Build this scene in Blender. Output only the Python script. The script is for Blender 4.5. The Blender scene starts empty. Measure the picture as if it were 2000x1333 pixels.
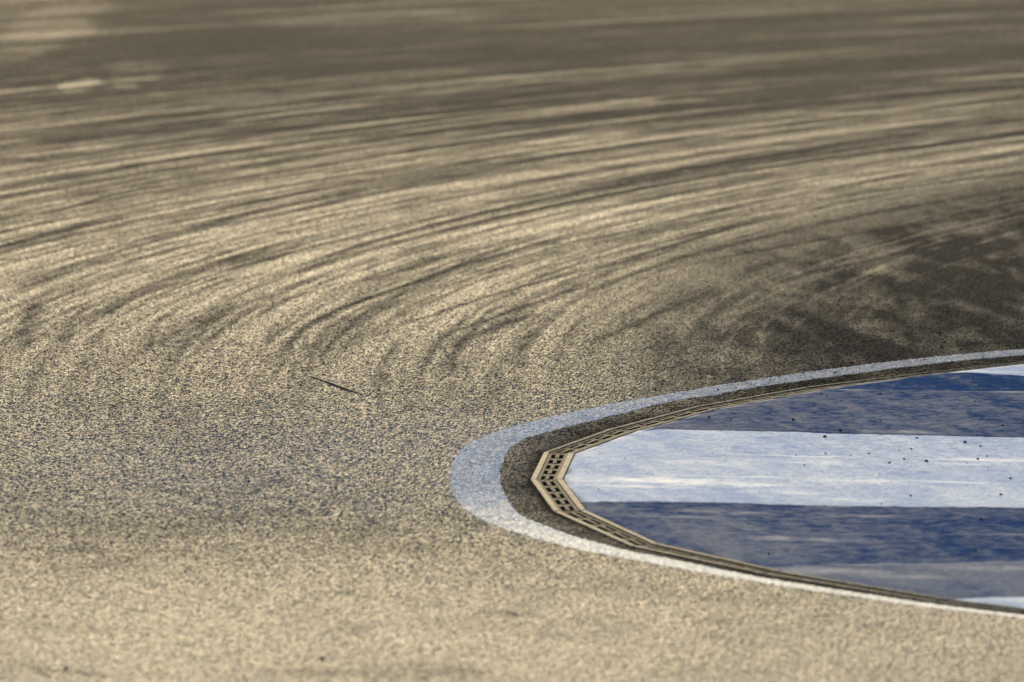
import bpy, bmesh, math, random
import numpy as np
from mathutils import Vector

R = math.radians
scene = bpy.context.scene
col = scene.collection

# ------------------------------------------------------------------ camera
F_PX, HORIZON, PX_PER_M = 11132.0, -700.0, 400.0          # in pixels of the 2000 x 1333 photograph
PITCH = math.atan((666.5 - HORIZON) / F_PX)
FOCUS_ANG = math.atan((790 - 666.5) / F_PX) + PITCH
CAM_H = F_PX / PX_PER_M * math.sin(math.atan((915 - 666.5) / F_PX) + PITCH)
cam_d = bpy.data.cameras.new('camera')
cam = bpy.data.objects.new('camera', cam_d)
col.objects.link(cam)
cam.location = (0, 0, CAM_H)
cam.rotation_euler = (math.pi / 2 - PITCH, 0, 0)
cam_d.sensor_width = 36
cam_d.lens = F_PX / 2000 * 36
cam_d.clip_start = 0.1
cam_d.clip_end = 3000
cam_d.dof.use_dof = True
cam_d.dof.focus_distance = CAM_H / math.sin(FOCUS_ANG) * math.cos(FOCUS_ANG - PITCH)
cam_d.dof.aperture_fstop = 2.6
cam_d.dof.aperture_blades = 9
scene.camera = cam

# ------------------------------------------------------------------ light
SUN_EL, SUN_AZ = 20.0, -2.0           # degrees; azimuth from the view direction, negative = left
world = bpy.data.worlds.new('World')
scene.world = world
world.use_nodes = True
nt = world.node_tree
sky = nt.nodes.new('ShaderNodeTexSky')
sky.sky_type = 'NISHITA'
sky.sun_disc = False
sky.sun_elevation = R(SUN_EL)
sky.sun_rotation = R(SUN_AZ)
sky.air_density = 1.0
sky.dust_density = 0.6
sky.ozone_density = 1.0
bg = nt.nodes['Background']
nt.links.new(sky.outputs[0], bg.inputs[0])
bg.inputs[1].default_value = 0.15
sun_d = bpy.data.lights.new('sun', 'SUN')
sun_d.energy = 2.0
sun_d.angle = R(0.53)
sun_d.color = (1.0, 0.77, 0.43)
sun = bpy.data.objects.new('sun', sun_d)
col.objects.link(sun)
sd = Vector((math.sin(R(SUN_AZ)) * math.cos(R(SUN_EL)), math.cos(R(SUN_AZ)) * math.cos(R(SUN_EL)), math.sin(R(SUN_EL))))
sun.rotation_euler = sd.to_track_quat('Z', 'Y').to_euler()
sun.location = (0, 20, 20)
scene.view_settings.view_transform = 'Standard'
scene.view_settings.look = 'None'
scene.view_settings.gamma = 1.0
scene.view_settings.exposure = 1.05
scene.cycles.use_denoising = True
scene.cycles.sample_clamp_direct = 4.0
scene.cycles.sample_clamp_indirect = 2.0

# ------------------------------------------------------------------ helpers
def at(px, py, z=0.0):
    """ground point at height z seen at a pixel of the photograph"""
    u = (px - 1000) / F_PX
    v = (py - 666.5) / F_PX
    dy = math.cos(PITCH) - v * math.sin(PITCH)
    dz = -math.sin(PITCH) - v * math.cos(PITCH)
    t = (CAM_H - z) / -dz
    return (u * t, dy * t)

def hash2(ix, iy, seed):
    h = (ix.astype(np.int64) * 374761393 + iy.astype(np.int64) * 668265263 + seed * 982451653) & 0xFFFFFFFF
    h = ((h ^ (h >> 13)) * 1274126177) & 0xFFFFFFFF
    h = ((h ^ (h >> 16)) * 2246822519) & 0xFFFFFFFF
    h = h ^ (h >> 15)
    return ((h & 0xFFFFFF) / float(0xFFFFFF)).astype(np.float32)

def vnoise(x, y, cx, cy, seed):
    X = x / cx; Y = y / cy
    ix = np.floor(X); iy = np.floor(Y)
    fx = (X - ix).astype(np.float32); fy = (Y - iy).astype(np.float32)
    fx = fx * fx * (3 - 2 * fx); fy = fy * fy * (3 - 2 * fy)
    a = hash2(ix, iy, seed); b = hash2(ix + 1, iy, seed)
    c = hash2(ix, iy + 1, seed); d = hash2(ix + 1, iy + 1, seed)
    return (a * (1 - fx) + b * fx) * (1 - fy) + (c * (1 - fx) + d * fx) * fy

def sstep(a, b, x):
    t = np.clip((x - a) / (b - a), 0, 1)
    return t * t * (3 - 2 * t)

def seg_dist(x, y, pts):
    """distance from points to an open polyline and the arc fraction of the nearest point"""
    best = np.full(x.shape, 1e9, np.float32); frac = np.zeros(x.shape, np.float32)
    pts = np.asarray(pts, float)
    ln = np.hypot(*(pts[1:] - pts[:-1]).T); tot = ln.sum(); acc = 0.0
    for (p, q, l) in zip(pts[:-1], pts[1:], ln):
        d = q - p
        t = np.clip(((x - p[0]) * d[0] + (y - p[1]) * d[1]) / max(l * l, 1e-9), 0, 1)
        r = np.hypot(x - p[0] - t * d[0], y - p[1] - t * d[1])
        m = r < best
        best[m] = r[m]; frac[m] = ((acc + t * l) / tot)[m]
        acc += l
    return best, frac

def mesh_object(name, co, faces, mat, parent=None, attrs=None, smooth=False):
    me = bpy.data.meshes.new(name)
    co = np.ascontiguousarray(co, np.float32); faces = np.ascontiguousarray(faces, np.int32)
    n = len(faces); k = faces.shape[1]
    me.vertices.add(len(co)); me.vertices.foreach_set('co', co.ravel())
    me.loops.add(n * k); me.loops.foreach_set('vertex_index', faces.ravel())
    me.polygons.add(n); me.polygons.foreach_set('loop_start', np.arange(0, n * k, k, dtype=np.int32))
    me.polygons.foreach_set('use_smooth', np.full(n, smooth, bool))
    for an, av in (attrs or {}).items():
        a = me.attributes.new(an, 'FLOAT', 'POINT'); a.data.foreach_set('value', np.ascontiguousarray(av, np.float32))
    me.update(calc_edges=True)
    me.materials.append(mat)
    o = bpy.data.objects.new(name, me); col.objects.link(o); o.parent = parent
    return o

def compact(co, faces, attrs):
    used = np.zeros(len(co), bool); used[faces.ravel()] = True
    idx = np.cumsum(used) - 1
    return co[used], idx[faces], {k: v[used] for k, v in attrs.items()}

def thing(name, label, cat, loc=(0, 0, 0), group=None):
    o = bpy.data.objects.new(name, None); col.objects.link(o)
    o.location = loc; o['label'] = label; o['category'] = cat
    if group: o['group'] = group
    return o

def tag(o, label, cat, group=None):
    o['label'] = label; o['category'] = cat
    if group: o['group'] = group
    return o

class NT:
    """small node-tree writer"""
    def __init__(s, name):
        s.m = bpy.data.materials.new(name); s.m.use_nodes = True
        s.t = s.m.node_tree; s.b = s.t.nodes['Principled BSDF']
        s.co = s.t.nodes.new('ShaderNodeTexCoord').outputs['Object']
    def attr(s, n):
        a = s.t.nodes.new('ShaderNodeAttribute'); a.attribute_name = n; return a.outputs['Fac']
    def set(s, sock, v):
        if hasattr(v, 'is_output'): s.t.links.new(v, sock)
        else: sock.default_value = v
    def math(s, op, a, b=0.0, clamp=False):
        n = s.t.nodes.new('ShaderNodeMath'); n.operation = op; n.use_clamp = clamp
        s.set(n.inputs[0], a); s.set(n.inputs[1], b); return n.outputs[0]
    def noise(s, scale, detail=2, rough=.5, stretch=None, dist=0):
        n = s.t.nodes.new('ShaderNodeTexNoise'); c = s.co
        if stretch:
            mp = s.t.nodes.new('ShaderNodeMapping'); s.t.links.new(c, mp.inputs[0]); mp.inputs['Scale'].default_value = stretch; c = mp.outputs[0]
        s.t.links.new(c, n.inputs['Vector'])
        n.inputs['Scale'].default_value = scale; n.inputs['Detail'].default_value = detail; n.inputs['Roughness'].default_value = rough
        n.inputs['Distortion'].default_value = dist
        return n.outputs['Fac']
    def ramp(s, v, a, b, lo=0.0, hi=1.0):
        n = s.t.nodes.new('ShaderNodeMapRange'); n.interpolation_type = 'SMOOTHSTEP'; s.set(n.inputs[0], v)
        for i, q in enumerate((a, b, lo, hi)): s.set(n.inputs[i + 1], q)
        return n.outputs[0]
    def mix(s, f, a, b):
        n = s.t.nodes.new('ShaderNodeMix'); n.data_type = 'RGBA'; s.set(n.inputs[0], f)
        for i, q in ((6, a), (7, b)): s.set(n.inputs[i], q if hasattr(q, 'is_output') else (*q, 1))
        return n.outputs[2]
    def bump(s, h, dist, strength=1.0):
        n = s.t.nodes.new('ShaderNodeBump'); s.set(n.inputs['Height'], h); n.inputs['Distance'].default_value = dist
        n.inputs['Strength'].default_value = strength; s.t.links.new(n.outputs[0], s.b.inputs['Normal'])
    def out(s, color=None, rough=None, spec=None):
        if color is not None: s.set(s.b.inputs['Base Color'], color if hasattr(color, 'is_output') else (*color, 1))
        if rough is not None: s.set(s.b.inputs['Roughness'], rough)
        if spec is not None: s.set(s.b.inputs['Specular IOR Level'], spec)
        return s.m

# ------------------------------------------------------------------ materials
def mat_road():
    n = NT('asphalt')
    rub, grime, pale, cool, h = n.attr('rubber'), n.attr('grime'), n.attr('pale'), n.attr('cool'), n.attr('stone')
    g = n.noise(260, 2, .6); big = n.noise(.9, 4, .6); mid = n.noise(7, 4, .7)
    stone = n.math('MULTIPLY', h, n.ramp(g, .25, .75, .55, 1.25))
    dark = n.mix(big, (.020, .019, .017), (.030, .028, .023))
    lite = n.mix(n.ramp(mid, .35, .7), (.20, .170, .112), (.30, .255, .165))
    lite = n.mix(n.math('MULTIPLY', cool, .95), lite, (.225, .238, .272))
    lite = n.mix(pale, lite, (.30, .265, .195))
    base = n.mix(stone, dark, lite)
    base = n.mix(rub, base, n.mix(stone, (.012, .012, .011), (.034, .031, .026)))
    base = n.mix(grime, base, n.mix(stone, (.004, .004, .004), (.022, .021, .018)))
    dull = n.math('MAXIMUM', rub, n.math('MULTIPLY', grime, .9))
    spec = n.math('MULTIPLY', n.math('SUBTRACT', 1.0, dull, True), n.math('ADD', n.ramp(cool, 0, 1, .0265, .022), n.math('MULTIPLY', pale, .010)))
    glint = n.math('MULTIPLY', n.math('MULTIPLY', grime, n.math('MULTIPLY', stone, n.ramp(g, .5, .62))), .036)
    n.out(base, n.ramp(dull, 0, 1, .55, .75), n.math('MAXIMUM', spec, glint))
    n.bump(n.noise(420, 1, .5), .0009, .6)
    return n.m

def mat_line():
    n = NT('line_paint')
    rub, grime, h = n.attr('rubber'), n.attr('grime'), n.attr('stone')
    sp = n.noise(170, 2, .6); big = n.noise(4, 5, .7); mid = n.noise(22, 4, .7)
    white = n.mix(n.attr('sunlit'), n.mix(mid, (.50, .51, .54), (.70, .70, .71)), (.84, .755, .60))  # sun on the lower stretch is put into the paint's colour and gloss
    bare = n.math('MULTIPLY', n.ramp(n.math('ADD', n.math('MULTIPLY', sp, .6), n.math('MULTIPLY', mid, .4)), .45, .60), n.ramp(big, .3, .7, 1.0, .5))
    sunlit = n.attr('sunlit'); bare = n.math('MULTIPLY', bare, n.math('SUBTRACT', 1.0, n.math('MULTIPLY', sunlit, .7)))
    c = n.mix(bare, white, n.mix(h, (.05, .048, .045), (.30, .27, .22)))
    c = n.mix(n.math('MULTIPLY', n.math('SUBTRACT', 1.0, h, True), .5), c, (.10, .10, .11))
    c = n.mix(n.math('MULTIPLY', rub, .45), c, (.04, .04, .045))
    n.out(c, .6, n.math('ADD', n.math('MULTIPLY', n.math('ADD', n.math('MULTIPLY', bare, h), .35), .013), n.math('MULTIPLY', sunlit, .030)))
    n.bump(n.noise(330, 1, .5), .001, .5)
    return n.m

def mat_band(name, lo, hi, scuff, spec, edge_c):
    n = NT(name)
    blot = n.noise(1.3, 6, .68, None, .3); mid = n.noise(13, 6, .72, None, .2); fine = n.noise(48, 4, .75); spk = n.noise(170, 1, .5)
    # tyre scuffs dragged across the kerb along the cars' path
    m1 = n.t.nodes.new('ShaderNodeMapping'); n.t.links.new(n.co, m1.inputs[0]); m1.inputs['Rotation'].default_value = (0, 0, R(-16.3))
    m2 = n.t.nodes.new('ShaderNodeMapping'); n.t.links.new(m1.outputs[0], m2.inputs[0]); m2.inputs['Scale'].default_value = (1, .16, 1)
    dr = n.t.nodes.new('ShaderNodeTexNoise'); n.t.links.new(m2.outputs[0], dr.inputs['Vector']); dr.inputs['Scale'].default_value = 5.5; dr.inputs['Detail'].default_value = 5; dr.inputs['Roughness'].default_value = .6
    drag = dr.outputs['Fac']
    wear = n.math('ADD', n.math('ADD', n.math('MULTIPLY', blot, .24), n.math('MULTIPLY', drag, .28)), n.math('MULTIPLY', mid, .48))
    wear = n.math('ADD', wear, n.attr('tone'))
    c = n.mix(n.ramp(wear, .39, .63), lo, hi)
    c = n.mix(n.math('MULTIPLY', n.ramp(mid, .42, .72), .35), c, scuff)
    c = n.mix(n.math('MULTIPLY', n.ramp(fine, .42, .68), .55), c, [v * .50 for v in lo])
    c = n.mix(n.math('MULTIPLY', n.ramp(spk, .58, .72), .45), c, [v * .35 for v in lo])
    c = n.mix(n.attr('edge'), c, edge_c)
    c = n.mix(n.attr('grime'), c, (.02, .02, .022))
    n.out(c, .6, n.math('ADD', n.math('MULTIPLY', n.ramp(wear, .40, .66), spec), n.math('MULTIPLY', n.attr('edge'), spec * 3.5)))
    n.bump(n.math('ADD', fine, n.math('MULTIPLY', spk, .3)), .0030, .7)
    return n.m

def mat_concrete(name, a, b, rust, spec=.3):
    n = NT(name)
    c = n.mix(n.noise(40, 4, .7), a, b)
    c = n.mix(n.ramp(n.noise(9, 5, .75), .46, .62), c, rust)
    c = n.mix(n.math('MULTIPLY', n.ramp(n.noise(26, 4, .7), .50, .60), .75), c, [v * .5 for v in rust])
    n.out(c, .6, spec)
    n.bump(n.noise(160, 3, .6), .002, .6)
    return n.m

def mat_plain(name, c, rough, spec=.2):
    n = NT(name)
    n.out(n.mix(n.noise(60, 2), [v * .6 for v in c], c), rough, spec)
    return n.m

M_ROAD, M_LINE = mat_road(), mat_line()
M_WHITE = mat_band('white_kerb_paint', (.38, .425, .50), (.70, .68, .63), (.40, .44, .49), .0014, (.90, .82, .68))
M_BLUE = mat_band('blue_kerb_paint', (.022, .050, .116), (.118, .138, .172), (.105, .122, .150), .0014, (.36, .34, .33))
M_RIM = mat_concrete('drain_rim_concrete', (.045, .039, .030), (.19, .165, .125), (.035, .026, .020), .012)
M_RIM_SHADED = mat_concrete('shaded_drain_rim_concrete', (.075, .066, .050), (.19, .165, .125), (.045, .036, .028), .003)  # copy for the upper branch; less gloss stands in for its shade
M_GRATE = mat_concrete('drain_grate_iron', (.022, .019, .016), (.085, .075, .058), (.035, .027, .02), .004)
M_DARK = mat_plain('drain_channel_dirt', (.012, .011, .010), .9, .05)
M_RUBBER = mat_plain('tyre_rubber', (.012, .012, .012), .8, .15)

# ------------------------------------------------------------------ lines read on the ground
DIP = 0.014
DZ = -DIP
# joints of the drain, along its track-side edge
JOINTS = [at(*p, DZ) for p in ((2700, 640), (2330, 674), (2060, 701), (1800, 729.5), (1572, 757), (1361, 794), (1190, 839), (1062, 885),
                               (1036, 938), (1081, 1000), (1232, 1068), (1490, 1122), (1830, 1177), (2250, 1226), (2700, 1266))]
JOINTS = np.array(JOINTS)
W_DRAIN = 0.155

WIDTH = np.array([.45, .45, .45, .5, .85, .95, 1, 1, 1, 1, .92, .70, .56, .42, .42])

def offset_poly(P, d):
    """mitred offset of an open polyline towards the kerb (its left-hand side when walked towards the camera)"""
    out = []
    for i in range(len(P)):
        ds = []
        if i > 0: ds.append(P[i] - P[i - 1])
        if i < len(P) - 1: ds.append(P[i + 1] - P[i])
        ns = [np.array((-v[1], v[0])) / np.hypot(*v) for v in ds]
        m = sum(ns); m /= np.hypot(*m)
        out.append(P[i] + m * d * WIDTH[i] / max(.3, float(m @ ns[0])))
    return np.array(out)

INNER = offset_poly(JOINTS, W_DRAIN)
# edge line of the track, outer and inner edge
LINE_OUT = [at(*p) for p in ((2700, 628), (2330, 655), (2000, 681), (1900, 689), (1800, 698.5), (1700, 710), (1600, 722.5), (1500, 737), (1400, 752), (1300, 769),
            (1220, 783), (1150, 797), (1080, 812), (1010, 829), (960, 845), (925, 860), (898, 880), (883, 905), (879, 935), (885, 962), (905, 990), (940, 1012),
            (990, 1033), (1050, 1051), (1120, 1069), (1200, 1084), (1280, 1099), (1360, 1113), (1450, 1128), (1550, 1144.5), (1650, 1159), (1750, 1173), (1850, 1186.5),
            (1950, 1197.5), (2250, 1233), (2700, 1274))]
LINE_IN = [at(*p, -.003) for p in ((2700, 635), (2330, 665), (2000, 692), (1825, 709), (1650, 731), (1475, 755), (1400, 769), (1300, 784), (1235, 801), (1160, 819), (1110, 831),
           (1060, 845), (1022, 857), (995, 875), (981, 900), (976, 925), (982, 955), (998, 985), (1022, 1007), (1060, 1022), (1097, 1037), (1135, 1049),
           (1185, 1061), (1230, 1073), (1300, 1086), (1400, 1107), (1500, 1126), (1600, 1142), (1700, 1158), (1850, 1179), (1950, 1191), (2250, 1228), (2700, 1268))]

def smooth_poly(P, n=6):
    P = np.array(P); out = []
    for i in range(len(P) - 1):
        p0 = P[max(i - 1, 0)]; p1 = P[i]; p2 = P[i + 1]; p3 = P[min(i + 2, len(P) - 1)]
        for k in range(n):
            t = k / n
            out.append(.5 * (2 * p1 + (p2 - p0) * t + (2 * p0 - 5 * p1 + 4 * p2 - p3) * t * t + (3 * p1 - p0 - 3 * p2 + p3) * t ** 3))
    out.append(P[-1])
    return np.array(out)
LINE_OUT, LINE_IN = smooth_poly(LINE_OUT), smooth_poly(LINE_IN)

def fair(pts):
    """a fair curve through hand-read points: cubic in chord length"""
    P = np.array(pts, float)
    if len(P) < 5: return P
    t = np.concatenate([[0], np.cumsum(np.hypot(*(P[1:] - P[:-1]).T))]); t /= t[-1]
    k = 4 if len(P) > 8 else 3
    u = np.linspace(0, 1, 24)
    return np.stack([np.polyval(np.polyfit(t, P[:, c], k), u) for c in (0, 1)], 1)

def x_of_y(P, y):
    """the curves run monotonically towards the camera: x of the curve at each y"""
    o = np.argsort(P[:, 1])
    return np.interp(y, P[o, 1], P[o, 0])

def in_curve(P, x, y):
    return (x > x_of_y(P, y)) & (y < P[:, 1].max()) & (y > P[:, 1].min())

# ------------------------------------------------------------------ relief
def rot(x, y, deg):
    c, q = math.cos(R(deg)), math.sin(R(deg))
    return x * c - y * q, x * q + y * c

def grain(x, y):
    xa, ya = rot(x, y, 34); xb, yb = rot(x, y, -21); xc, yc = rot(x, y, 63)
    a = vnoise(xa, ya, .0080, .0080, 3)
    b = vnoise(xb, yb, .017, .017, 4)
    c = vnoise(xc, yc, .0065, .0065, 6)
    return -(np.clip(1.28 - a * .70 - c * .62 - .42 * (b - .30), 0, 1.25))     # 0 on stone tops, to about -1 in the gaps

GRAIN = 0.0082

# tyre marks traced in the photograph: points, width in metres, strength
MARKS = [
 ([(75,424),(125,407),(200,387),(300,362),(360,352)], .10, .9),
 ([(0,412),(80,395),(190,370),(300,340),(410,322),(600,296),(800,264),(1000,236)], .12, .45),
 ([(115,430),(220,410),(370,375),(480,355),(600,335),(700,318),(850,300),(1000,276),(1200,246)], .14, .6),
 ([(240,420),(400,390),(525,367),(650,350),(850,322),(1000,300),(1150,280),(1300,262)], .12, .65),
 ([(-80,580),(0,565),(50,550),(130,520),(215,498),(280,475),(350,452),(430,432),(500,415),(560,400),(700,372),(850,345),(1000,318)], .26, .75),
 ([(150,472),(220,455),(300,440),(400,422),(560,392)], .09, .5),
 ([(420,598),(470,570),(520,545),(570,525),(610,513),(700,480),(780,455),(900,428),(1000,405),(1100,385),(1200,364),(1350,330),(1500,308),(1650,288),(1800,270),(2000,248),(2300,216)], .16, .95),
 ([(690,500),(750,485),(830,460),(900,443),(1000,421),(1100,398),(1250,368),(1400,344),(1550,318),(1700,299),(1850,280),(2000,262),(2300,228)], .17, .95),
 ([(330,550),(400,528),(480,505),(560,485),(640,470)], .15, .6),
 ([(280,542),(350,520),(430,495),(550,460)], .12, .5),
 ([(150,655),(170,640),(220,605),(260,580),(330,558),(420,532)], .16, .6),
 ([(50,695),(48,660),(65,600),(85,580),(112,562)], .22, .6),
 ([(120,690),(125,650),(150,615),(200,580)], .18, .35),
 ([(285,680),(300,640),(340,605),(380,580)], .15, .45),
 ([(480,640),(530,600),(600,570),(720,535)], .13, .5),
 ([(548,745),(550,695),(555,680),(570,660),(600,640),(640,615),(700,590),(760,570),(820,545),(900,515),(1000,480),(1100,455)], .13, .85),
 ([(690,665),(740,650),(800,630),(870,605),(930,585),(980,573),(1050,550),(1200,515),(1350,480)], .10, .75),
 ([(820,675),(870,655),(930,630),(1000,608),(1100,572),(1200,541)], .10, .6),
 ([(830,700),(870,680),(910,660),(1000,628),(1100,600)], .22, .5),
 ([(1060,435),(1180,408),(1300,385),(1420,362),(1550,341),(1650,326),(1800,305)], .09, .7),
 ([(1330,447),(1440,421),(1560,399),(1700,377),(1800,362),(2000,335),(2300,298)], .14, .85),
 ([(1000,555),(1150,520),(1260,496),(1400,455),(1500,425),(1600,405)], .10, .5),
 ([(1060,610),(1160,562),(1250,532),(1350,500),(1450,472),(1550,450),(1700,414),(1850,391),(2000,368),(2300,330)], .20, .7),
 ([(1220,548),(1340,515),(1460,492),(1600,470),(1800,438),(2000,408),(2300,368)], .14, .65),
 ([(1430,562),(1550,541),(1650,519),(1750,497),(1850,470),(2000,446),(2300,405)], .15, .8),
 ([(1100,680),(1200,650),(1280,615),(1330,590),(1400,570)], .16, .6),
 ([(1000,490),(1150,465),(1300,442)], .10, .5),
 ([(1650,590),(1800,560),(1900,530),(2000,505)], .25, .5),
 ([(-50,110),(0,106),(150,94),(300,80),(500,60),(800,45),(1000,31),(1300,12)], .55, .8),
 ([(600,108),(900,104),(1200,96),(1500,92),(1700,94),(2000,84),(2300,74)], 1.3, .62),
 ([(1200,72),(1500,58),(1700,47),(1950,30)], .40, .6),
 ([(60,288),(150,275),(270,261),(400,250)], .5, .55),
 ([(0,305),(60,297),(150,285)], .22, .6),
 ([(60,190),(150,183),(210,165)], .3, .5),
 ([(1230,172),(1290,168),(1360,160),(1600,132)], .45, .6),
 ([(1330,192),(1420,190),(1570,196)], .4, .5),
 ([(1560,250),(1700,232),(1900,205)], .15, .6),
 ([(0,232),(200,208),(350,190),(550,170),(700,155)], .22, .45),
 ([(0,275),(150,255),(300,236)], .25, .3),
 ([(460,232),(650,205),(800,185)], .2, .45),
 ([(560,270),(650,262),(800,240),(1000,205)], .25, .5),
 ([(840,190),(1000,170),(1130,158)], .3, .4),
 # faint marks in the foreground
 ([(250,935),(330,955),(420,985),(500,1003)], .10, .4),
 ([(600,1140),(700,1160),(800,1178),(960,1190),(1060,1210)], .26, .16),
 ([(0,1075),(120,1068),(240,1085)], .12, .3),
 ([(850,1010),(900,1012),(960,1030)], .12, .45),
 ([(500,1190),(580,1203)], .06, .4),
 ([(0,1300),(100,1308),(250,1322)], .10, .4),
 ([(690,1085),(800,1075),(900,1090)], .10, .3),
]
LIGHTS = [  # pale lines between the marks, where the rubber is thin
 ([(400,349),(550,322),(700,297),(850,272),(1000,248)], .12), ([(540,354),(650,334),(800,306),(1000,282),(1150,262)], .10), ([(0,309),(60,301),(150,292),(230,280)], .22),
 ([(1000,226),(1150,208),(1300,190)], .22), ([(1000,285),(1120,270),(1260,258)], .16), ([(1000,305),(1150,288),(1350,262),(1550,252)], .16), ([(1000,462),(1150,434),(1330,412)], .20),
 ([(1480,370),(1650,352),(1800,330),(2000,310)], .16), ([(1500,221),(1690,221),(1850,198),(2000,184)], .22), 
 ([(420,246),(550,222),(750,200)], .18), ([(520,478),(640,448),(800,412)], .12), ([(640,505),(800,452),(1000,412),(1200,372),(1400,336),(1650,296)], .07), ([(150,470),(300,432),(450,412)], .14),
 ([(1550,400),(1750,372),(1950,345)], .10),
]
BLOBS = [  # dark blotches: px, py, half width in x (m), half depth (m), strength
 (1320,592,0.15,0.8,0.50),(1990,520,0.24,1.4,0.75),(1760,610,0.14,1.2,0.70),(1790,650,0.15,0.9,0.55),(1960,600,0.17,1.0,0.65),(1400,660,0.17,0.8,0.60),(1300,680,0.15,0.7,0.55),
 (1540,640,0.15,1.0,0.50),(1710,675,0.13,0.5,0.50),(1480,590,0.21,0.8,0.45),(1600,560,0.28,1.0,0.50),(1880,560,0.21,0.9,0.45),(870,715,0.16,0.5,0.55),(940,765,0.18,0.4,0.45),(930,800,0.14,0.3,0.50),(850,760,0.14,0.4,0.35),
 (1530,690,0.14,0.5,0.45),(1640,700,0.10,0.4,0.35),(1250,620,0.14,0.7,0.35),(1450,700,0.14,0.5,0.40),(335,815,0.14,0.4,0.30),(200,800,0.20,0.4,0.30),(480,790,0.20,0.3,0.25),
 (420,90,0.90,2.2,0.45),(330,25,1.30,3.0,0.55),(560,10,1.60,2.5,0.30),(110,560,0.20,0.6,0.30),(600,372,0.25,0.6,0.30),(870,1165,0.20,0.3,0.30),(860,1005,0.12,0.2,0.60),
]
PALES = [(95,50,.38,4.0,.22),(160,163,.16,.9,.35),(260,150,.25,1.6,.2),(40,20,.5,2.5,.12),(700,30,1.0,1.5,.15)]

def lattice():
    xs = [0.0]; step = .0052
    right = []; x = 0.0
    while x < 13.0:
        x += .0052 if x < 3.0 else .0052 + (x - 3.0) * .004
        right.append(x)
    right = np.array(right)
    xs = np.concatenate([[-600, -200, -80, -40, -25, -16], -right[::-1][right[::-1] < 11], [0.0], right, [16, 25, 40, 80, 200, 600]])
    ys = [-300, -100, -30, 0, 10, 15, 18, 19.5, 20.3]
    y = 20.6
    while y < 96:
        ys.append(y)
        y += .0090 * max(1.0, y / 30) ** 2.2 * (1 + max(0, y - 44) / 25)
    ys += [100, 120, 160, 240, 400, 800]
    return np.array(xs), np.array(ys)

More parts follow.
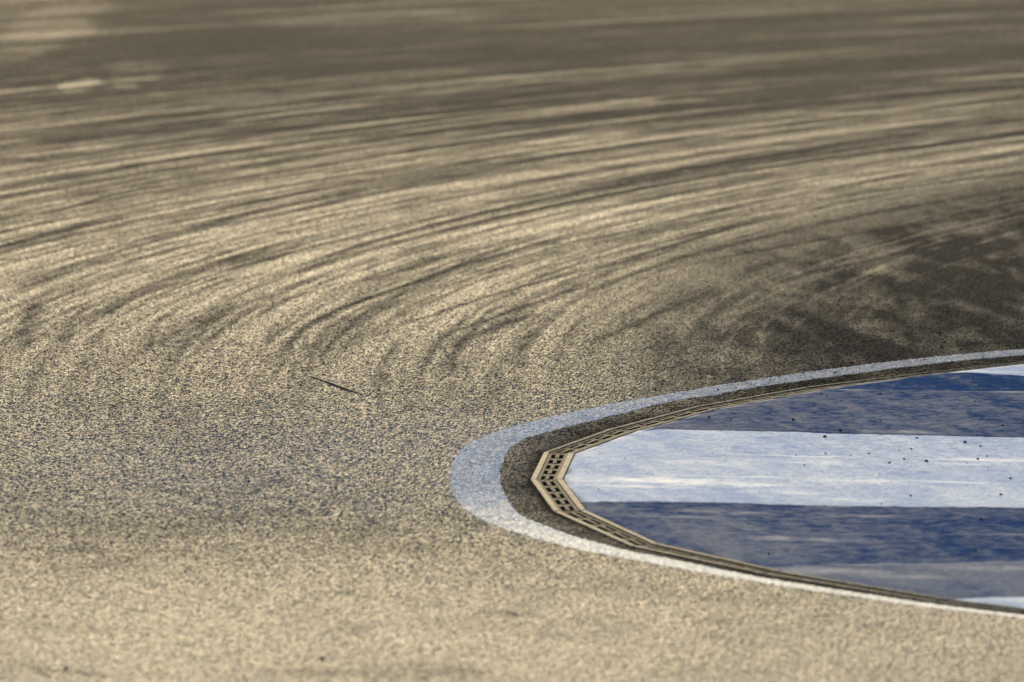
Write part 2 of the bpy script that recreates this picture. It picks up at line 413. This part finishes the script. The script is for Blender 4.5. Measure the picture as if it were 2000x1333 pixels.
def build_road():
    xs, ys = lattice()
    nx, ny = len(xs), len(ys)
    print('road lattice', nx, ny, nx * ny)
    gx, gy = np.meshgrid(xs, ys)
    rng = np.random.default_rng(5)
    jx = np.gradient(xs)[None, :]; jy = np.gradient(ys)[:, None]
    near = (gx > -10.8) & (gx < 12.8) & (gy > 20.5) & (gy < 95)
    gx = gx + near * jx * rng.uniform(-.42, .42, gx.shape); gy = gy + near * jy * rng.uniform(-.42, .42, gx.shape)
    x = gx.ravel(); y = gy.ravel(); near = near.ravel()
    # distance outside the drain
    box = (x > -1.5) & (y > 19) & (y < 35) & (x < 7)
    d = np.full(x.shape, 9.0, np.float32)
    d[box], _ = seg_dist(x[box], y[box], JOINTS)
    inside = in_curve(JOINTS, x, y)
    z = -DIP * np.clip(1 - d / .45, 0, 1) ** 2
    z[inside] = -DIP - .004
    z -= .006 * np.clip(1 - d / .035, 0, 1) * sstep(25.3, 26.6, y)
    h = np.zeros_like(x, dtype=np.float32)
    h[near] = grain(x[near], y[near])
    rel = vnoise(x, y, .9, .9, 11) * .5 + vnoise(x, y, .25, .25, 12) * .25
    relief = .66 + .34 * sstep(23.0, 26.6, y) - .15 * sstep(31, 36, y)      # polished nearer the camera
    z = z + h * GRAIN * relief * np.clip(.75 + d * 2.5, .75, 1) + near * (rel - .4) * .006 * np.clip(d * 2, 0, 1)
    # rubber and other dark tones of the road
    C = np.hypot(x - 29, y - 27); th = np.arctan2(y - 27, 29 - x)
    arc = th * 31
    st = np.zeros_like(h)
    Cb = C + .011 * np.clip(37 - y, 0, 9) ** 2          # marks tighten towards the apex
    for (cw, cl, amp, sd_) in ((.035, .30, .55, 20), (.040, 1.4, .75, 21), (.07, 3.2, .70, 22), (.15, 5, .25, 23), (.75, 9, .16, 24)):
        st += amp * (vnoise(Cb, arc, cw, cl, sd_) - .5)
    st += .55 * sstep(37, 45, y) * (vnoise(Cb, arc, .12, 4.5, 25) - .5) + .4 * sstep(42, 50, y) * (vnoise(Cb, arc, .24, 7, 26) - .5)
    zone = sstep(27.2, 33.8, y) * sstep(28.0, 29.8, C)
    rub = np.clip(st * .68 + .21 + .10 * sstep(33, 38, y), -.15, 1) * zone
    xs_ = x + .25 * y
    blot = vnoise(xs_, y, .16, 1.1, 31) * .40 + vnoise(x, y, .30, 1.0, 33) * .30 + vnoise(x, y, .07, .35, 32) * .30
    heavy = sstep(30.3, 27.9, C + 1.3 * st) * sstep(28.4, 30.4, y) * sstep(-.3, 1.7, x)
    rub = rub + heavy * (.74 + .12 * sstep(1.0, 3.2, x) + .80 * (blot - .5))
    top = sstep(33, 58, y)
    rub = rub + top * .70  # even darkening and dulling that grows towards the far end
    cool = sstep(24.8, 27.4, y) * sstep(31.5, 28.2, y) * np.clip(.55 + .9 * (vnoise(x, y, 1.3, 1.6, 44) - .3), 0, 1)
    rub = rub + .06 * cool
    low = vnoise(x, y, .6, 1.2, 41) * .5 + vnoise(x, y, .16, .22, 42) * .5
    near_low = vnoise(x + .35 * y, y, .9, .55, 45) * .55 + vnoise(x, y, .22, .20, 46) * .45
    rub = rub + np.clip(near_low - .50, 0, 1) * .75 * sstep(27.5, 25, y)
    rub = rub + np.clip(low - .52, 0, 1) * .42 * (1 - .5 * zone)
    wob = vnoise(x, y, .05, .05, 51) * .7 + .65
    for (pts, w, s) in MARKS:
        P = np.array([at(*p) for p in fair(pts)])
        m = near & (x > P[:, 0].min() - 1) & (x < P[:, 0].max() + 1) & (y > P[:, 1].min() - 1.5) & (y < P[:, 1].max() + 1.5)
        dd, fr = seg_dist(x[m], y[m], smooth_poly(P, 3))
        e = sstep(0, .30, fr) * sstep(1.0, .75, fr)
        brk = .55 + .6 * vnoise(fr * 40, fr * 0, 4, 1, int(P[0, 1] * 100))
        w *= .60
        rub[m] = rub[m] + (1 - rub[m]) * (.95 * s * e * np.clip(brk, .2, 1) * np.exp(-(dd / (w * .5)) ** 2) * np.clip(wob[m], 0, 1.2))
    for (px, py, a, b, s) in BLOBS:
        cx, cy = at(px, py)
        r = ((x - cx) / a) ** 2 + ((y - cy) / b) ** 2 + 1.4 * (low - .5)
        rub = np.where(near, rub + (1 - rub) * np.clip(.42 * s * np.exp(-np.maximum(r, 0) * 1.1) * (.2 + 1.4 * blot), 0, 1), rub)
    for (pts, w) in LIGHTS:
        P = np.array([at(*p) for p in fair(pts)])
        m = near & (x > P[:, 0].min() - 1) & (x < P[:, 0].max() + 1) & (y > P[:, 1].min() - 1.5) & (y < P[:, 1].max() + 1.5)
        dd, fr = seg_dist(x[m], y[m], smooth_poly(P, 3))
        rub[m] = rub[m] * (1 - .40 * sstep(0, .15, fr) * sstep(1.0, .85, fr) * np.exp(-(dd / (w * .5)) ** 2) * np.clip(wob[m], 0, 1)) - .015 * np.exp(-(dd / (w * .5)) ** 2)
    pale = (.20 * sstep(25.2, 22.6, y) * near).astype(np.float32)
    for (px, py, a, b, s) in PALES:
        cx, cy = at(px, py)
        r = ((x - cx) / a) ** 2 + ((y - cy) / b) ** 2 + 3.0 * (low - .5) + 2.0 * st
        pale = np.maximum(pale, s * sstep(1.7, .1, r))
    rub = np.clip(rub * (1 - pale), 0, .92)
    inl = in_curve(LINE_IN, x, y)
    grime = np.where(inl, np.clip(.60 + .55 * np.exp(-d / .06) + .5 * (low - .5), 0, 1), 0)
    grime = np.maximum(grime, .5 * np.exp(-d / .05))
    co = np.stack([x, y, z], 1)
    i = np.arange(ny - 1)[:, None] * nx + np.arange(nx - 1)[None, :]
    F = np.stack([i, i + 1, i + nx + 1, i + nx], -1).reshape(-1, 4)
    fx = x[F].mean(1); fy = y[F].mean(1)
    keep = ~(inside[F].all(1) & (d[F].min(1) > .012)) | (fx - x_of_y(INNER, fy) > 11)
    lw = .013 * (vnoise(fx, fy, .018, .018, 61) + .6 * vnoise(fx, fy, .05, .05, 62) - .8)
    line = in_curve(LINE_OUT, fx + lw, fy) & ~in_curve(LINE_IN, fx - lw, fy) & keep
    stone = np.where(near, np.clip(1.05 + h * (1.1 + .6 * sstep(23.0, 26.6, y)), 0, 1), .7)
    at_ = {'rubber': rub, 'grime': grime, 'pale': pale, 'cool': cool, 'stone': stone}
    ro = mesh_object('road', *[v for v in compact(co, F[keep & ~line], at_)[:2]], M_ROAD, None, compact(co, F[keep & ~line], at_)[2])
    ro['kind'] = 'structure'
    c2, f2, a2 = compact(co, F[line], {'rubber': rub, 'grime': grime, 'stone': stone, 'sunlit': sstep(27.0, 25.3, y)})
    # paint fills the gaps between the stones
    used = np.zeros(len(co), bool); used[F[line].ravel()] = True
    rim = np.zeros(len(co), bool); rim[F[~line].ravel()] = True
    fill = np.where(rim, 0, 1)
    zz = co[:, 2] + fill * (.0006 - .18 * h * GRAIN)
    c2[:, 2] = zz[used]
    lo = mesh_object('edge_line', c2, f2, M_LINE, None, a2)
    tag(lo, 'worn white painted line curving round the bend between asphalt and drain', 'painted line')

build_road()

# ------------------------------------------------------------------ kerb, painted in bands
KERB_TOP = DZ + .003
BOUNDS = [[at(*p, KERB_TOP + .006) for p in q] for q in (((1877, 727.5), (2000, 734.5)), ((1270, 839), (2000, 855.5)), ((1132, 978), (1650, 988), (2000, 992.5)), ((1856, 1168), (2000, 1166)))]
SEAMS = [[at(*p, KERB_TOP + .006) for p in q] for q in (((1640, 763), (2000, 767)), ((1430, 888), (2000, 901)), ((1320, 1044), (2000, 1046)), ((1640, 1104), (2000, 1097)), ((1300, 931), (1560, 936)), ((1820, 812), (1960, 814)))]
SUN_STREAKS = [(1290,938,150,7,.8),(1250,949,70,5,.6),(1420,946,120,5,.7),(1940,897,90,5,.8),(1880,906,50,4,.6),(1600,903,110,6,.4),(1350,905,90,6,.35),(1690,940,90,6,.4),(1850,942,90,4,.5),(1560,962,60,7,.4),(1650,975,70,5,.4),(1780,845,70,5,.45),(1420,1000,90,6,.35),(1560,1052,110,6,.45),(1330,1010,80,5,.3),(1950,1110,90,7,.4),(1620,1115,120,7,.45),(1760,1125,80,6,.35),(1700,1008,80,5,.3),(1930,726,70,3,.6)]  # sun glare on worn paint, put into the colour as pale streaks

def y_of_line(q, x):
    q = np.array(q); y = np.interp(x, q[:, 0], q[:, 1])
    m0 = (q[1, 1] - q[0, 1]) / (q[1, 0] - q[0, 0]); m1 = (q[-1, 1] - q[-2, 1]) / (q[-1, 0] - q[-2, 0])
    y = np.where(x < q[0, 0], q[0, 1] + m0 * (x - q[0, 0]), y)
    return np.where(x > q[-1, 0], q[-1, 1] + m1 * (x - q[-1, 0]), y)

def build_kerb():
    ys = np.arange(INNER[:, 1].min() + .01, INNER[:, 1].max() - .01, .011)
    us = np.concatenate([[-.022], np.arange(-.008, .12, .006), np.arange(.12, 3.3, .010), np.arange(3.3, 4.2, .06), np.arange(4.2, 16, .4)])
    xl = x_of_y(INNER, ys)
    gx = xl[:, None] + us[None, :]; gy = np.repeat(ys[:, None], len(us), 1)
    x = gx.ravel(); y = gy.ravel(); u = np.tile(us, len(ys))
    d = np.full(x.shape, 9.0, np.float32); m = u < 1.6
    d[m], _ = seg_dist(x[m], y[m], INNER)
    n1 = vnoise(x, y, .035, .035, 71); n2 = vnoise(x, y, .11, .11, 72); n3 = vnoise(x, y, .45, .5, 73); n4 = vnoise(x, y, .016, .016, 74)
    z = KERB_TOP - .002 + .008 * sstep(.0, .12, d) + (.0016 * (n1 - .5) + .003 * (n2 - .5) + .007 * (n3 - .5) + .0010 * (n4 - .5)) * sstep(.0, .09, d)
    tuck = (u < -.001) & (x < x_of_y(INNER, y) - 1e-5)
    z[tuck] = DZ - .012
    edge = np.zeros_like(x)
    for k, q in enumerate(SEAMS):
        yy = y_of_line(q, x); inx = sstep(q[0][0] - .1, q[0][0] + .15, x) * (sstep(q[-1][0] + .1, q[-1][0] - .15, x) if k > 3 else 1)
        s = np.exp(-((y - yy) / .022) ** 2) * inx
        edge = np.maximum(edge, s * np.clip(vnoise(x, y, .25, .25, 80 + k) * 2 - .5, 0, 1) * .55)
        z = z + .0025 * s + .003 * sstep(-.03, .03, y - yy) * inx * (1 if k % 2 == 0 else -1) * np.exp(-np.abs(y - yy) / .4)
    for k, (px, py, hw, hh, sv) in enumerate(SUN_STREAKS):
        cx, cy = at(px, py, KERB_TOP + .006); ax = hw / PX_PER_M; ay = abs(at(px, py - hh)[1] - cy)
        m = (np.abs(x - cx) < 2.5 * ax) & (np.abs(y - cy) < 3 * ay)
        e = ((x[m] - cx) / ax) ** 2 + ((y[m] - cy + .18 * (x[m] - cx)) / ay) ** 2
        brk = vnoise(x[m], y[m], .10, .05, 130 + k) * .6 + vnoise(x[m], y[m], .03, .025, 170 + k) * .4
        edge[m] = np.maximum(edge[m], sv * np.exp(-e) * np.clip(brk * 2.2 - .35, 0, 1))
    upper = sstep(27.5, 28.6, y)
    edge = np.maximum(edge, .75 * upper * np.exp(-((d - .012) / .012) ** 2) * np.clip(vnoise(x, y, .12, .12, 88) * 2.2 - .5, 0, 1))
    chip = vnoise(x, y, .08, .16, 90)
    grime = .8 * np.exp(-d / (.010 + .03 * np.clip(chip - .4, 0, 1))) * sstep(.25, .6, chip) * (1 - .6 * upper)
    for q in BOUNDS[1:3]:
        yy = y_of_line(q, x)
        grime = np.maximum(grime, .35 * np.exp(-((y - yy - .02) / .02) ** 2) * vnoise(x, y, .15, .15, 91))
    tone = -.085 * sstep(-.02, .02, y - y_of_line(SEAMS[0], x)) * sstep(.9, 1.5, x) + .075 * sstep(.03, -.05, y - y_of_line(SEAMS[3], x)) \
        + .035 * sstep(26.3, 25.6, y) * sstep(1.9, .9, x) - .04 * sstep(1.4, 2.4, x) * sstep(26.4, 25.8, y) * sstep(24.6, 25.0, y)
    co = np.stack([x, y, z], 1)
    nx, ny = len(us), len(ys)
    i = np.arange(ny - 1)[:, None] * nx + np.arange(nx - 1)[None, :]
    F = np.stack([i, i + 1, i + nx + 1, i + nx], -1).reshape(-1, 4)
    fx = x[F].mean(1); fy = y[F].mean(1)
    bid = np.zeros(len(F), int)
    for q in BOUNDS: bid += fy < y_of_line(q, fx) + .004 * (vnoise(fx, fy, .05, .05, 95) - .5)
    k = thing('kerb', 'broad flat kerb painted in blue and white bands on the inside of the bend', 'kerb', (2.0, 27.0, 0))
    names = ['white_band', 'blue_band', 'white_band', 'blue_band', 'white_band']
    labels = ['thin white band at the far end of the kerb', 'upper blue band with a darker strip along its far side', 'wide white band across the middle of the kerb',
              'lower blue band crossed by pale seams', 'white tip at the near end of the kerb']
    for b in range(5):
        sel = F[bid == b]
        c, f, a = compact(co, sel, {'edge': edge, 'grime': grime, 'tone': tone})
        c = c - np.array([2.0, 27.0, 0])
        o = mesh_object(names[b], c, f, M_WHITE if b % 2 == 0 else M_BLUE, k, a, smooth=True)
        o['label'] = labels[b]
build_kerb()

# ------------------------------------------------------------------ drain along the kerb, one element per joint
def build_drain():
    rng = random.Random(4)
    offs = [0, .029, .045, .066, .085, .106, .124, W_DRAIN]          # rim | frame | slots | bar | slots | frame | rim
    curves = {o: offset_poly(JOINTS, o) for o in offs}
    labels = ['drain section at far right, beyond the frame edge', 'drain section far right past the thin white band', 'drain section beside the far thin white kerb band',
              'drain section along the far corner of the upper blue band', 'drain section along the middle of the upper blue band',
              'drain section where the upper blue band begins its narrow left tip', 'drain section running from the bend tip along the upper left of the white band',
              'short upright drain section at the tip of the bend, its slots in two clear columns', 'drain section just below the bend tip, slanting right past the white band',
              'long bright drain section along the start of the lower blue band', 'blurred drain section along the middle of the lower blue band',
              'blurred drain section reaching the near white kerb tip', 'blurred drain section below the near white kerb tip', 'drain section nearest the camera at right, beyond the frame']
    for e in range(len(JOINTS) - 1):
        L = float(np.hypot(*(JOINTS[e + 1] - JOINTS[e])))
        mid = (JOINTS[e] + JOINTS[e + 1] + INNER[e] + INNER[e + 1]) / 4
        gap = .004 / L
        dzr = rng.uniform(-.0012, .0012)
        def P(s, ti, z):
            s = gap + s * (1 - 2 * gap)
            p = curves[ti][e] * (1 - s) + curves[ti][e + 1] * s
            return (p[0] - mid[0], p[1] - mid[1], z - DZ)
        def slab(bm, s0, s1, ta, tb, z0, z1, zb=None, bev=0):
            za, zb_ = z1, z1 if zb is None else zb
            v = [bm.verts.new(P(s, t, z)) for (s, t, z) in ((s0, ta, z0), (s1, ta, z0), (s1, tb, z0), (s0, tb, z0), (s0, ta, za), (s1, ta, za), (s1, tb, zb_), (s0, tb, zb_))]
            for q in ((3, 2, 1, 0), (4, 5, 6, 7), (0, 1, 5, 4), (1, 2, 6, 5), (2, 3, 7, 6), (3, 0, 4, 7)): bm.faces.new([v[a] for a in q])
        def emit(name, bm, mat, bevel=0):
            bmesh.ops.recalc_face_normals(bm, faces=bm.faces)
            if bevel: bmesh.ops.bevel(bm, geom=list(bm.edges), offset=bevel, segments=1, affect='EDGES')
            me = bpy.data.meshes.new(name); bm.to_mesh(me); bm.free(); me.materials.append(mat)
            o = bpy.data.objects.new(name, me); col.objects.link(o); o.parent = root; return o
        root = thing('drain_channel', labels[e], 'drain channel', (mid[0], mid[1], DZ), 'drain channel sections laid end to end along the kerb')
        for (a, b) in ((0, .029), (.124, W_DRAIN)):
            bm = bmesh.new(); slab(bm, 0, 1, a, b, DZ - .11, DZ + .004 + dzr); emit('rim', bm, M_RIM_SHADED if e <= 6 else M_RIM, .002)
        bm = bmesh.new()
        zt = DZ - .002 + dzr
        nrow = 5; pitch = 1 / nrow; cross = .30 * pitch
        slab(bm, 0, 1, .029, .045, DZ - .03, zt)
        slab(bm, 0, 1, .106, .124, DZ - .03, zt)
        for k in range(nrow + 1):
            c = k * pitch; s0 = max(0, c - cross / 2); s1 = min(1, c + cross / 2)
            slab(bm, s0, s1, .045, .066, DZ - .03, zt - .0015); slab(bm, s0, s1, .085, .106, DZ - .03, zt - .0015)
            slab(bm, s0, s1, .066, .085, DZ - .03, zt - .0008)
            if k < nrow: slab(bm, s1, (k + 1) * pitch - cross / 2, .066, .085, DZ - .03, zt + .002)
        emit('grate', bm, M_GRATE, .0008)
        bm = bmesh.new(); slab(bm, 0, 1, .029, .124, DZ - .20, DZ - .105); emit('trough', bm, M_DARK)
build_drain()

# ------------------------------------------------------------------ rubber crumbs and the dark strip
def crumb_mesh(seed):
    rng = random.Random(seed)
    bm = bmesh.new()
    bmesh.ops.create_icosphere(bm, subdivisions=2, radius=.5)
    ax = [(rng.uniform(-1, 1), rng.uniform(-1, 1), rng.uniform(-1, 1), rng.uniform(.5, 2.5), rng.uniform(0, 6)) for _ in range(5)]
    for v in bm.verts:
        k = 1 + .13 * sum(math.sin(f * 2.2 * (a * v.co.x + b * v.co.y + c * v.co.z) * 2 + p) for a, b, c, f, p in ax)
        v.co *= k
        v.co.z = max(v.co.z * .8, -.28)
    me = bpy.data.meshes.new('rubber_crumb'); bm.to_mesh(me); bm.free(); me.materials.append(M_RUBBER)
    return me
CR = [crumb_mesh(s) for s in range(6)]

def crumbs():
    rng = random.Random(9)
    def put(px, py, size, label, z, group, cat='rubber crumb'):
        x, y = at(px, py + size * .5, z)
        s = size / (F_PX / math.hypot(y, CAM_H))
        o = bpy.data.objects.new('rubber_crumb', rng.choice(CR)); col.objects.link(o)
        o.location = (x, y, z + .26 * s)
        o.scale = (s * rng.uniform(.9, 1.25), s * rng.uniform(.9, 1.2), s * rng.uniform(.8, 1.0)); o.rotation_euler = (0, 0, rng.uniform(0, 6.28))
        tag(o, label, cat, group)
    KZ = KERB_TOP + .006
    g = 'rubber crumbs scattered on the kerb and asphalt'
    put(1611, 851, 7.5, 'largest black rubber crumb, on the white band just below its far edge', KZ, g)
    put(1641, 839, 7, 'big black rubber crumb at the near edge of the upper blue band', KZ, g)
    up = 'small black rubber crumb lying on the upper blue kerb band'
    for p in ((1385, 814, 4.5), (1428, 819, 4), (1550, 818.5, 5.5), (1527, 824, 3), (1582, 836.5, 3.5), (1534, 837, 4), (1604, 769, 5), (1616, 773, 4), (1680, 762, 3.5),
              (1719, 768, 5), (1761, 763, 3), (1887, 753.5, 4), (1913, 752, 4), (1899, 739, 4), (1738, 780, 3), (1719, 821.5, 3), (1852, 828, 4), (1958, 830, 5), (1908, 848.5, 3.5),
              (1904, 783, 3), (1642, 783, 3), (1592, 788, 2.5), (1820, 796, 2.5), (1700, 803, 2.5), (1560, 803, 2.5)): put(*p, up, KZ, g)
    mid = 'small black rubber crumb lying on the wide white kerb band'
    for p in ((1392, 886, 3.5), (1357, 886, 2.5), (1612, 884.5, 4.5), (1571, 908, 4), (1697, 885.5, 4), (1737, 903, 4.5), (1766, 895.5, 5), (1810, 899, 6), (1780, 876.5, 4),
              (1756, 878.5, 3), (1791, 854.5, 4), (1885, 862, 6), (1915, 871, 4), (1928, 890.5, 3.5), (1910, 895.5, 5), (1973, 933, 5.5), (1955, 965, 6), (1778, 967, 4.5), (1722, 983.5, 4.5),
              (1169, 881.5, 2.5), (1169, 955, 3), (1562, 938, 3), (1555, 889, 3), (1661, 888.5, 2.5), (1718, 926, 3), (1889, 904, 3), (1930, 912.5, 3), (1220, 895, 2)): put(*p, mid, KZ, g)
    low = 'small black rubber crumb lying on the lower blue kerb band'
    for p in ((1915, 1013, 6), (1905, 1073, 5.5), (1501, 1081, 6), (1970, 1073, 4), (1740, 1030, 3)): put(*p, low, KZ, g)
    asp = 'small black rubber crumb on the dark asphalt beyond the white line'
    for p in ((1835, 648, 5.5), (1848, 656, 3.5), (1845, 666.5, 5.5), (1841, 677, 6), (1381, 657, 4), (1556, 704, 4.5), (1517, 681, 4), (1780, 585, 4), (1850, 607, 5), (1910, 645, 4), (1758, 586, 4),
              (1900, 700 - 12, 3), (1700, 690, 3), (1630, 655, 3)): put(*p, asp, -.001, g)
    put(1665, 707.5, 6.5, 'black rubber crumb on the far edge of the white line', -.001, g)
    put(1644, 713.5, 4, 'flat little rubber crumb on the white line beside a bigger one', -.002, g)
    wl = 'tiny black rubber crumb lying on the white line along the kerb'
    for p in ((1630, 727, 4), (1805, 702, 4), (1403, 760, 4), (1474, 750, 3), (1505, 742, 3)): put(*p, wl, -.003, g)
    put(630, 1283, 9, 'dark blurred pebble alone on the near asphalt', 0, g, 'pebble')
    put(128, 1302, 8, 'dim blurred speck on the asphalt at lower left', 0, g, 'pebble')
crumbs()

def strip():
    a, b = at(606, 735, .0), at(706, 770, .0)
    n = 26
    bm = bmesh.new(); rng = random.Random(2)
    d = np.array(b) - np.array(a); L = np.hypot(*d); d /= L; nn = np.array((-d[1], d[0]))
    rings = []
    for i in range(n + 1):
        t = i / n; c = np.array(a) + d * L * t + nn * (.003 * math.sin(t * 7) + rng.uniform(-.002, .002))
        w = (.004 + .006 * math.sin(math.pi * t)) * rng.uniform(.7, 1.2); hgt = .002 + .004 * math.sin(math.pi * t) * rng.uniform(.7, 1.2)
        rings.append([bm.verts.new((c[0] + nn[0] * s * w - a[0], c[1] + nn[1] * s * w - a[1], z)) for s, z in ((-1, -.004), (-.7, hgt), (.7, hgt), (1, -.004))])
    for r, s in zip(rings[:-1], rings[1:]):
        for k in range(4): bm.faces.new((r[k], r[(k + 1) % 4], s[(k + 1) % 4], s[k]))
    bm.faces.new(rings[0]); bm.faces.new(rings[-1][::-1])
    bmesh.ops.recalc_face_normals(bm, faces=bm.faces)
    me = bpy.data.meshes.new('rubber_strip'); bm.to_mesh(me); bm.free(); me.materials.append(M_RUBBER)
    o = bpy.data.objects.new('rubber_strip', me); col.objects.link(o); o.location = (a[0], a[1], 0)
    tag(o, 'thin dark straight strip lying slantwise on the asphalt left of the bend', 'rubber strip')
strip()
